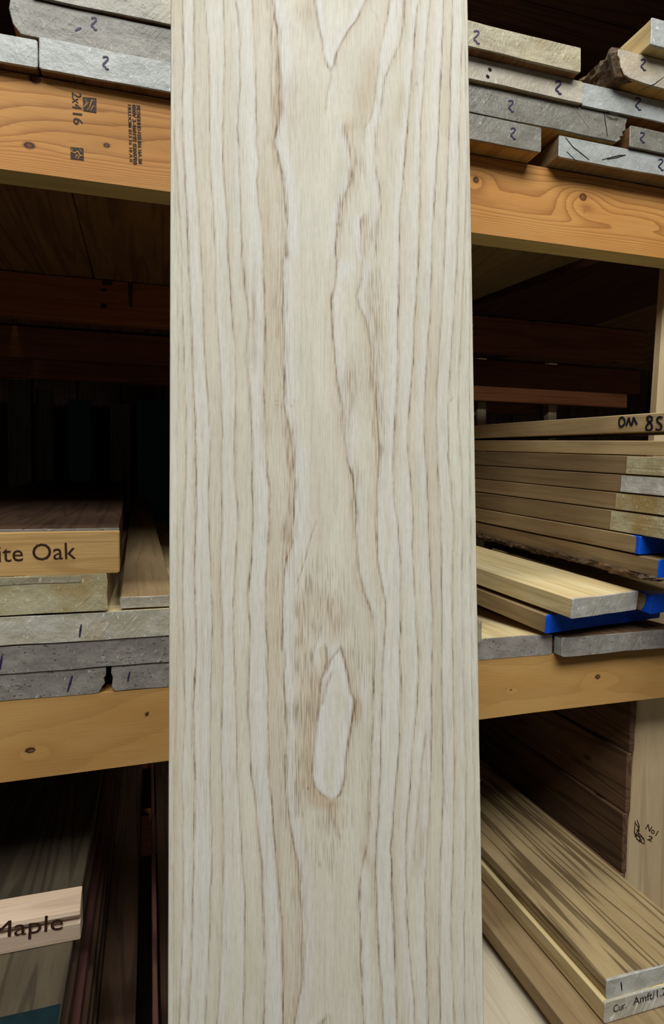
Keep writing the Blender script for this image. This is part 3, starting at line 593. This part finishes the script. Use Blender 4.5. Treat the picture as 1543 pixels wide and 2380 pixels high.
# ================================================================ THE PALE UPRIGHT BOARD
# its growth-ring lines, measured along the board: y,x pairs in photo units; each line is (points, strength, half width, shade side, shade width, shade strength, pore)
BP=Vector((0.10451217,0.35858652,-0.33839201)); BV=Vector((0.01141504,0.07704931,0.99696194)); BU=Vector((0.95820289,-0.28587326,0.01112221)); BL=0.668289
RINGS=[
 ([0,403,150,403,300,405,450,405,600,412,900,414,1200,412,1500,412,1800,405,2380,402],.22,2.2,1,9,.15,0),
 ([300,404,375,411,450,414,525,419,600,422,700,424,850,428,950,432,1050,433,1200,428,1350,424,1500,427,1650,430,1800,423,1900,425,2080,426,2230,422,2380,416],.42,2.4,-1,10,.25,0),
 ([0,424,150,427,220,423,300,424,400,429,520,436,600,438,700,442,800,446,900,450,1050,455,1200,455,1320,452,1420,455,1520,457,1600,451,1700,449,1800,453,1900,451,2080,448,2230,444,2380,437],.72,2.6,-1,11,.35,0),
 ([0,451,150,452,230,448,330,451,450,458,600,468,700,472,800,474,900,482,1000,488,1100,486,1200,485,1320,490,1450,494,1600,489,1700,488,1800,487,1900,492,2000,492,2130,488,2230,485,2380,476],.52,2.4,1,14,.30,0),
 ([0,475,100,484,200,487,320,487,400,489,480,495,600,500,700,501,800,508,900,513,1000,516,1100,515,1200,516,1350,511,1450,516,1550,517,1650,515,1780,514,1900,519,2080,518,2230,513,2380,504],.52,2.2,-1,14,.30,0),
 ([0,518,80,521,150,522,300,518,400,519,500,528,600,531,700,538,800,545,900,548,1000,545,1100,546,1200,553,1280,549,1350,545,1450,541,1570,546,1650,549,1780,551,1880,557,1960,561,2080,569,2180,570,2280,567,2380,565],.60,2.3,1,10,.30,0),
 ([0,545,30,553,100,557,200,558,300,552,400,557,500,560,600,562],.55,2.3,1,9,.25,0),
 ([560,562,600,563,650,568,700,573,740,578,800,573,850,574,900,580,1000,585,1100,586,1200,587,1300,584,1380,575,1450,581,1550,578,1650,577,1800,585,1850,592,1920,598,2000,608,2100,611,2230,617,2300,615,2380,612],.62,3.2,-1,6,.35,.1),
 ([0,586,80,590,150,593,250,596,330,596,380,601,420,597,480,603,540,610,600,613],.50,2.4,1,20,.42,.1),
 ([590,612,650,614,750,616,850,616,900,613,1000,615,1100,622,1150,628,1200,625,1300,620,1400,617,1500,621,1600,622,1700,624,1800,625,1880,633,1950,637,2010,643,2080,649,2150,655,2250,658,2380,657],.62,2.6,1,24,.42,.35),
 ([0,632,80,645,150,649,250,650,290,645,330,634,360,646,400,654,450,661,520,666,600,665],.62,4.2,-1,20,.50,.8),
 ([0,628,100,630,200,630,300,632,330,634],.35,2.2,-1,6,.2,.3),
 ([600,656,700,657,800,658,900,660,940,660,980,668,1050,679,1120,684,1200,683,1260,680,1300,665,1350,657,1420,656,1500,655,1560,659,1620,663,1700,666,1780,661,1860,665,1930,676,2000,690,2100,699,2200,704,2280,702,2340,690,2380,682],.66,3.0,-1,20,.40,.8),
 ([960,662,1040,672,1120,676,1200,668,1260,658],.25,3.5,-1,8,.15,1.0),
 ([1990,641,2030,645,2080,649,2130,653,2180,656,2230,658,2300,658],.45,3.6,1,14,.35,0),
 # cathedral tip at the top
 ([0,731,40,738,88,746,120,751,150,759,164,767],.68,3.6,-1,12,.60,.2),
 ([0,852,25,839,50,827,75,808,100,793,125,783,150,776,164,769],.62,3.6,1,14,.55,.3),
 ([160,768,180,769,215,762,260,757],.30,3.5,-1,9,.2,0),
 ([0,906,30,902,60,896,100,887,130,880,170,876,220,872,260,867,285,858,300,846],.52,2.6,-1,22,.40,0),
 ([25,866,40,873,50,878],.5,2,1,4,.2,0),
 ([0,941,60,937,100,930,130,918,155,905,180,895,227,889,277,881,328,874,365,871,403,876,440,882,479,885,530,877,600,872],.52,3.2,1,16,.26,.5),
 ([0,974,25,970,88,963,176,957,240,951,303,946,378,940,441,934,504,929,600,929,701,926,802,924,877,924,940,921,1003,916,1104,914,1160,915,1215,924,1275,928,1350,931,1427,931,1500,929,1600,931,1680,929,1755,926,1820,921,1906,913,1980,908,2057,910,2133,914,2209,917,2284,919,2380,921],.66,2.4,1,12,.38,.15),
 ([0,1000,76,992,151,987,227,983,277,977,353,976,403,975,479,976,600,973,700,967,776,962,827,962,877,958,940,952,1003,947,1066,949,1130,955,1200,960,1300,959,1376,964,1452,968,1515,971,1578,973,1641,969,1692,964,1755,957,1820,955,1890,948,1944,944,2032,944,2133,946,2200,950,2250,955,2297,960,2380,964],.62,2.3,1,13,.30,.1),
 ([0,1032,100,1027,176,1025,277,1020,353,1017,441,1010,504,1007,600,1003,726,1000,802,994,877,990,953,987,1029,987,1092,991,1200,996,1300,998,1400,1003,1500,1005,1600,1003,1700,1003,1800,1002,1880,998,1982,992,2045,988,2133,988,2234,992,2380,995],.66,2.2,1,13,.32,0),
 ([0,1051,125,1049,250,1045,378,1041,500,1036,600,1032,726,1027,827,1020,900,1015,978,1014,1079,1016,1200,1024,1330,1026,1450,1027,1553,1026,1654,1028,1755,1028,1880,1029,1950,1025,2007,1022,2133,1022,2234,1020,2380,1024],.60,2.2,-1,11,.28,0),
 ([0,1077,125,1073,250,1068,430,1065,600,1062,726,1056,827,1049,903,1043,978,1042,1054,1041,1155,1049,1200,1054,1350,1051,1478,1051,1603,1053,1800,1056,1900,1054,2007,1052,2108,1049,2209,1048,2310,1053,2380,1055],.55,2.2,1,10,.28,0),
 ([340,1086,480,1082,600,1079,700,1075,827,1069,930,1064,1029,1068,1130,1073,1200,1074,1400,1074,1528,1075,1654,1079,1800,1083,2000,1081,2133,1079,2234,1078,2380,1080],.45,2.0,1,7,.22,0),
 ([0,1077,200,1083,400,1088,700,1092,900,1090,1200,1093,1376,1093,1503,1096,1680,1099,1800,1102,2000,1100,2150,1097,2300,1106,2380,1110],.34,2.0,1,6,.18,0),
 ([1700,990,1780,981,1850,975,1906,969,1980,962,2040,959],.30,2.6,1,13,.34,0),
 # centre right: the two broad wandering rings
 ([290,802,310,803,353,813,378,820,400,817,428,812,466,797,505,788,524,785,560,781,600,779],.62,4.0,1,14,.40,1.0),
 ([600,784,663,779,700,769,713,770,776,773,827,778,870,782,903,787,953,794,1029,801,1079,809,1104,819,1155,824,1200,827,1276,829,1326,834,1376,845,1422,862,1452,868,1503,871,1578,868,1654,867,1717,864,1800,861,1906,857,1956,856,2007,842,2057,836,2133,836,2209,838,2284,840,2380,845],.62,3.2,-1,16,.28,.4),
 ([500,846,505,842,520,838,545,841,600,843],.45,3.0,1,14,.45,.8),
 ([600,842,650,838,688,828,713,834,739,848,776,857,827,864,890,872,953,876,1029,880,1079,879,1155,875,1200,874,1300,877,1351,886,1402,894,1440,897,1477,894,1553,889,1629,887,1704,885,1800,884,1870,880,1956,875,2057,873,2133,875,2200,879,2259,882,2300,886,2380,889],.60,3.0,-1,14,.32,.3),
 # inner heart outline
 ([1503,792,1515,785,1530,772,1545,764,1560,760],.62,3,-1,10,.65,.4),
 ([1500,757,1540,760,1578,747,1620,742,1654,739,1700,733,1730,730,1770,726,1800,724,1830,730,1845,745,1856,762],.62,3.6,-1,22,.75,.7),
 ([1503,793,1520,797,1540,802,1578,811,1610,817,1632,825,1650,824,1680,817,1730,809,1780,804,1820,799,1845,792,1858,779],.68,3.4,1,15,.55,.7),
 ([1455,748,1470,743,1490,737,1515,727,1540,724],.40,3,-1,10,.4,.8),
 ([1212,736,1240,724,1290,712,1330,699,1365,685],.45,2.0,-1,5,.2,0),
 ([1340,712,1400,700,1500,693,1600,690,1700,688,1800,690,1900,692],.18,6,1,18,.2,1.0),
 ([1860,770,1900,772,1950,790],.2,5,1,12,.2,.8),
 ([1560,772,1600,757,1640,748],.3,5,-1,8,.5,.5),
 ([2360,760,2380,745],.4,6,1,25,.3,1.0),
]
# soft patches: x,y,rx,ry,tan,pore,dark,white
PATCH=[(675,250,26,62,.55,.2,.04,0),(705,25,26,30,.55,.2,.08,0),(722,60,14,40,.3,.2,0,0),(860,160,18,60,.55,0,.06,0),(842,235,22,40,.55,0,.06,0),(815,290,18,22,.35,.2,0,0),
 (932,230,9,35,.65,0,.10,0),(925,280,8,24,.5,0,.08,0),(645,215,10,70,.45,.5,.05,0),(838,395,14,18,.1,.8,0,0),(820,410,16,30,.30,1,.06,0),(790,470,8,24,.2,1,.10,0),(785,523,6,7,.5,.5,.55,0),
 (846,515,7,10,.3,.5,.22,0),(858,545,16,40,.30,1,.03,0),(800,628,22,26,0,0,0,.9),(808,625,7,8,0,0,0,1),(870,700,24,70,.15,1,.03,0),(872,860,18,120,.42,1,.08,0),(880,1010,16,110,.40,.9,.06,0),
 (815,890,18,50,.40,1,.08,0),(805,960,14,30,.25,.8,.0,0),(820,1000,14,60,0,.2,0,.8),(828,1105,12,30,.30,1,.1,0),(822,1180,8,40,.3,.9,.08,0),
 (675,1060,12,60,.5,.9,.07,0),(668,1260,12,60,.5,1,.07,0),(745,1340,52,40,-.05,.9,.0,.1),(750,1400,48,36,.45,1,.05,0),(785,1450,28,36,.65,1,.05,0),(730,1450,14,30,.35,1,.04,0),
 (700,1500,14,100,.20,1,.05,0),(722,1600,14,60,.55,1,.04,0),(712,1720,14,90,.45,1,.06,0),(820,1500,14,40,.05,.9,0,0),(838,1560,14,50,0,.9,0,.2),(830,1640,8,24,.9,.2,.10,0),(828,1670,8,20,.6,.4,.06,0),
 (735,1860,24,20,.75,.4,.0,0),(770,1870,32,14,.85,.3,.04,0),(725,1835,10,20,.6,.4,0,0),(775,1905,30,26,.45,1,.03,0),(760,1960,40,60,.12,.8,0,0),(746,1480,8,20,-.4,0,0,.6),(735,1520,10,30,-.3,0,0,.5),
 (768,1680,26,140,-.25,-.6,0,.55),(770,60,34,60,-.3,-.4,0,.5),(720,520,50,90,-.2,-.4,0,.25),(718,820,45,120,-.1,-.3,0,.15),(848,1600,10,60,0,0,0,.8),(905,1350,14,60,0,0,0,.5),(455,1400,9,300,0,0,0,.7),(472,2050,16,300,0,0,0,.7),
 (540,1200,9,200,0,0,0,.6),(560,1420,8,120,0,0,0,.6),(940,850,14,180,0,0,0,.7),(938,1250,14,200,0,0,0,.5),(985,1700,12,100,0,0,0,.3),(880,1750,10,120,0,0,0,.6),(1035,850,12,200,0,0,0,.4),(978,1970,6,60,.75,0,.12,0),(852,1990,9,30,.6,.3,.08,0),
 (590,740,5,90,.75,0,.12,0),(571,640,5,60,.5,0,.1,0),(622,500,12,90,.35,0,0,0),(610,800,8,160,.15,0,0,0),(648,900,14,300,.22,.1,0,0),(688,1000,14,60,.25,.1,0,0),(700,2150,20,140,.25,0,0,0),(402,1900,10,260,.42,0,0,0),(405,1600,12,150,.25,0,0,0),
 (510,1420,9,110,.35,0,0,0),(600,1480,9,160,.30,0,0,0),(640,1450,12,300,.28,0,0,0),(770,1160,30,120,.12,-.3,0,0),(560,150,9,300,0,0,0,.6),(500,90,8,120,0,0,0,.6),(433,200,8,220,0,0,0,.6),(548,560,9,160,0,0,0,.6),
 (1046,866,3,5,0,0,.55,0),(1047,933,3,3,0,0,.5,0),(1052,928,2.5,2,0,0,.4,0),(1067,936,3,8,0,0,.2,0),(716,1833,1.6,3,0,0,.9,0),(742,2009,1.6,6,0,0,.5,0),(968,197,2,6,0,0,.4,0)]
# faint smudged grey mark
for (x,y,rx,ry) in ((642,932,5,1.6),(645,942,6,1.6),(660,930,6,1.8),(662,941,6,2),(667,936,4,7),(678,944,6,2),(684,932,2.5,5),(692,936,2,7),(697,943,2,2),(655,948,8,1.5)): PATCH.append((x,y,rx,ry,.1,0,.22,0))
def vn(x,y,seed):
    """smooth value noise, -1..1"""
    rn=np.random.default_rng(seed); T=rn.uniform(-1,1,(257,257)); xi=np.floor(x).astype(int); yi=np.floor(y).astype(int); fx=x-xi; fy=y-yi
    fx=fx*fx*(3-2*fx); fy=fy*fy*(3-2*fy); g=lambda a,b:T[(xi+a)%257,(yi+b)%257]
    return (g(0,0)*(1-fx)+g(1,0)*fx)*(1-fy)+(g(0,1)*(1-fx)+g(1,1)*fx)*fy
def grain(u,s):
    """u across (-.5...5), s along the board in metres -> dark, tan, pore, white"""
    q=s/BL; dep=.38656+.02517*q; y=2380*.38656*(1-q)/dep; x=741.5+15.5*y/2380+u*(.2*1422.56/dep)
    far=(y<-20)|(y>2400); yc=np.clip(y,0,2380)
    D=np.zeros_like(x);T=np.zeros_like(x);Pz=np.full_like(x,.12);W=np.zeros_like(x)
    xw=x+1.1*vn(x*.03,y*.03,1)+.5*vn(x*.1,y*.12,2)
    for k,(L,st,hw,sd,sw,ss,po) in enumerate(RINGS):
        ys=np.array(L[0::2],float); xs=np.array(L[1::2],float); full=ys[0]<=0 and False
        lo,hi=ys.min(),ys.max(); xl=np.interp(yc,ys,xs)
        fade=np.ones_like(x)
        if lo>5: fade=fade*np.clip((y-lo)/14+.5,0,1)
        if hi<2370: fade=fade*np.clip((hi-y)/14+.5,0,1)
        d=xw-xl; mod=.72+.38*vn(yc*.02+k*7.3,yc*0+k,11)+.22*vn(yc*.12,yc*0+k*3.1,12)
        hw=hw*.82; st=min(1,st*1.12); core=np.exp(-(d/hw)**2); D=np.maximum(D,st*core*fade*np.clip(mod,.2,1.3))
        dd=d*sd; side=np.where(dd>0,np.exp(-(dd/sw)**1.6),np.exp(-(dd/(hw*1.6))**2))
        sm=1.15*ss*fade*(.8+.3*vn(yc*.008+k,yc*0+k*2.2,13)); T=T+side*sm*(1-T*.5)
        opp=np.where(dd<0,np.exp(-((-dd-sw*.7)/(sw*.7))**2),0); W=np.maximum(W,opp*min(1,ss*2.0)*fade)
        if po: Pz=np.maximum(Pz,po*fade*np.exp(-(np.where(dd>0,dd,-dd*1.6)/(sw*1.15))**2))
    for (px,py,rx,ry,ta,po,da,wh) in PATCH:
        m=(np.abs(x-px)<rx*2.6+6)&(np.abs(y-py)<ry*2.6+6)
        if not m.any(): continue
        xx=x[m]+(3.0*vn(x[m]*.08,y[m]*.02,5) if rx>4 else 0); g=np.exp(-((xx-px)/rx)**2-((y[m]-py)/ry)**2)
        T[m]+=ta*g; Pz[m]+=po*g; D[m]=np.maximum(D[m],da*g); W[m]=np.maximum(W[m],wh*g)
    # fine secondary fibre lines between the rings
    f=vn(xw*.22,y*.006,21); D+=np.clip(f-.30,0,1)*.20; f2=vn(xw*.5+3,y*.012,22); D+=np.clip(f2-.3,0,1)*.10; T+=.12*vn(xw*.03,y*.004,23)
    return D,np.clip(T,0,1.2),np.clip(Pz,0,1),np.clip(W,0,1)
def ash_material():
    m,t,bs=mat('ash_board_grain'); A={k:nd(t,'ShaderNodeAttribute',attribute_name=k).outputs['Fac'] for k in ('dark','tan','pore','white')}
    fib=noise(t,coords(t,(1500,500,45),rnd=False),1,3,.65); fib2=noise(t,coords(t,(900,500,9),rnd=False),1,3,.6); por=noise(t,coords(t,(1500,400,60),rnd=False),1,1,.4)
    soft=noise(t,coords(t,(60,60,9),rnd=False),1,3)
    base=mix(t,ramp(t,soft,.35,.68),lin((234,230,213)),lin((224,219,200)))
    c=mix(t,math_(t,'MULTIPLY',A['white'],.62),base,lin((240,240,240)))
    c=mix(t,math_(t,'MULTIPLY',A['tan'],.68),c,lin((204,176,142)))
    pw=ramp(t,por,.50,.62); c=mix(t,math_(t,'MULTIPLY',math_(t,'MULTIPLY',pw,A['pore']),.50),c,lin((150,124,94)))
    hl=ramp(t,por,.44,.36); c=mix(t,math_(t,'MULTIPLY',math_(t,'MULTIPLY',hl,A['pore']),.5),c,lin((236,226,204)))
    c=mix(t,math_(t,'MULTIPLY',ramp(t,fib,.46,.72),.30),c,lin((160,146,120))); c=mix(t,math_(t,'MULTIPLY',ramp(t,fib2,.52,.75),.16),c,lin((176,162,138)))
    dk=math_(t,'MULTIPLY',A['dark'],math_(t,'MULTIPLY_ADD',ramp(t,por,.38,.60),1.0,.30),clamp=True)
    mot=noise(t,coords(t,(420,300,150),rnd=False),1,4,.7); c=mix(t,math_(t,'MULTIPLY',ramp(t,mot,.35,.7),.14),c,lin((172,164,146)))
    c=mix(t,dk,c,lin((122,100,80)))
    t.links.new(c,bs.inputs['Base Color']); bs.inputs['Roughness'].default_value=.55; bs.inputs['Specular IOR Level'].default_value=.25
    h=math_(t,'SUBTRACT',math_(t,'MULTIPLY',fib,.5),math_(t,'ADD',math_(t,'MULTIPLY',A['dark'],.9),math_(t,'MULTIPLY',math_(t,'MULTIPLY',pw,A['pore']),.5)))
    bump(t,bs,h,.35,.0004); return m
def ash_board():
    w,th=.2,.0255; s0,s1=-1.1640,1.272
    sv=np.concatenate([np.arange(s0,-.02,.02),np.arange(-.02,BL+.02,.00085),np.arange(BL+.02,s1,.02),[s1]])
    uv=np.linspace(-.5,.5,269); e=.0011
    V=[];F=[];fields=[[],[],[],[]]; ns=len(sv)
    # column profile: rounded arrises, then the two narrow edges and the back
    prof=[(-.5*w,th),(-.5*w,th*.5),(-.5*w,e)]+[(-.5*w+e*.35,e*.3)]+[(float(a)*w,0.0) for a in uv[1:-1]]+[(.5*w-e*.35,e*.3),(.5*w,e),(.5*w,th*.5),(.5*w,th)]
    pr=np.array(prof); n=len(pr); X,Sg=np.meshgrid(pr[:,0],sv); Yg=np.meshgrid(pr[:,1],sv)[0].copy(); Ug=X/w
    edge=(np.abs(Ug)>.4985); X=X+np.where(edge,np.sign(Ug)*.00006*vn(Sg*40,Sg*0+2,31)+np.where(Ug>.4985,.0004*np.clip(vn(Sg*700,Sg*0,32)-.6,0,1),0),0)
    D,T,Pz,W=grain(Ug.ravel(),Sg.ravel()); T=np.where(edge.ravel(),T+.25,T)
    co=np.stack([X.ravel(),Yg.ravel(),Sg.ravel()-s0],1).astype(np.float32)
    i=np.arange(ns-1)[:,None]*n+np.arange(n-1)[None,:]; q=np.stack([i,i+1,i+1+n,i+n],-1).reshape(-1,4)
    j=np.arange(ns-1)*n; back=np.stack([j+n-1,j,j+n,j+2*n-1],-1)
    q=np.concatenate([q,back]); nq=len(q)
    me=bpy.data.meshes.new('ash_board'); me.vertices.add(len(co)); me.vertices.foreach_set('co',co.ravel())
    caps=[np.arange(n-1,-1,-1),(ns-1)*n+np.arange(n)]
    loops=np.concatenate([q.ravel()]+caps).astype(np.int32); st=np.concatenate([np.arange(nq)*4,[nq*4,nq*4+n]]).astype(np.int32)
    me.loops.add(len(loops)); me.loops.foreach_set('vertex_index',loops); me.polygons.add(len(st)); me.polygons.foreach_set('loop_start',st)
    me.update(calc_edges=True)
    for nm,a in (('dark',D),('tan',T),('pore',Pz),('white',W)): at_=me.attributes.new(nm,'FLOAT','POINT'); at_.data.foreach_set('value',a.astype(np.float32))
    me.materials.append(ash_material()); me.validate()
    o=bpy.data.objects.new('ash_board',me); COL.objects.link(o)
    N=BU.cross(BV)*-1                                  # into the rack
    P=BP+BV*s0; o.matrix_world=UP@Matrix(((BU.x,N.x,BV.x,P.x),(BU.y,N.y,BV.y,P.y),(BU.z,N.z,BV.z,P.z),(0,0,0,1)))
    tag(o,'tall pale ash board with wavy brown grain standing upright in front of the rack','board'); return o
ash_board()

# ================================================================ lamp fixtures (above the frame)
M['lampm']=plain('lamp_housing',(225,225,220),.4,.03)
fx=box('ceiling_lamp',-.45,1.65,.56,.68,1.97,2.03,'lampm'); tag(fx,'slim white ceiling strip lamp hanging above the rack, out of view','lamp')
for x in (-.3,1.5): 
    s=box('hanger',x-.004,x+.004,.616,.624,2.03,2.36,'lampm',parent=fx); s.location-=FR[fx.name].translation
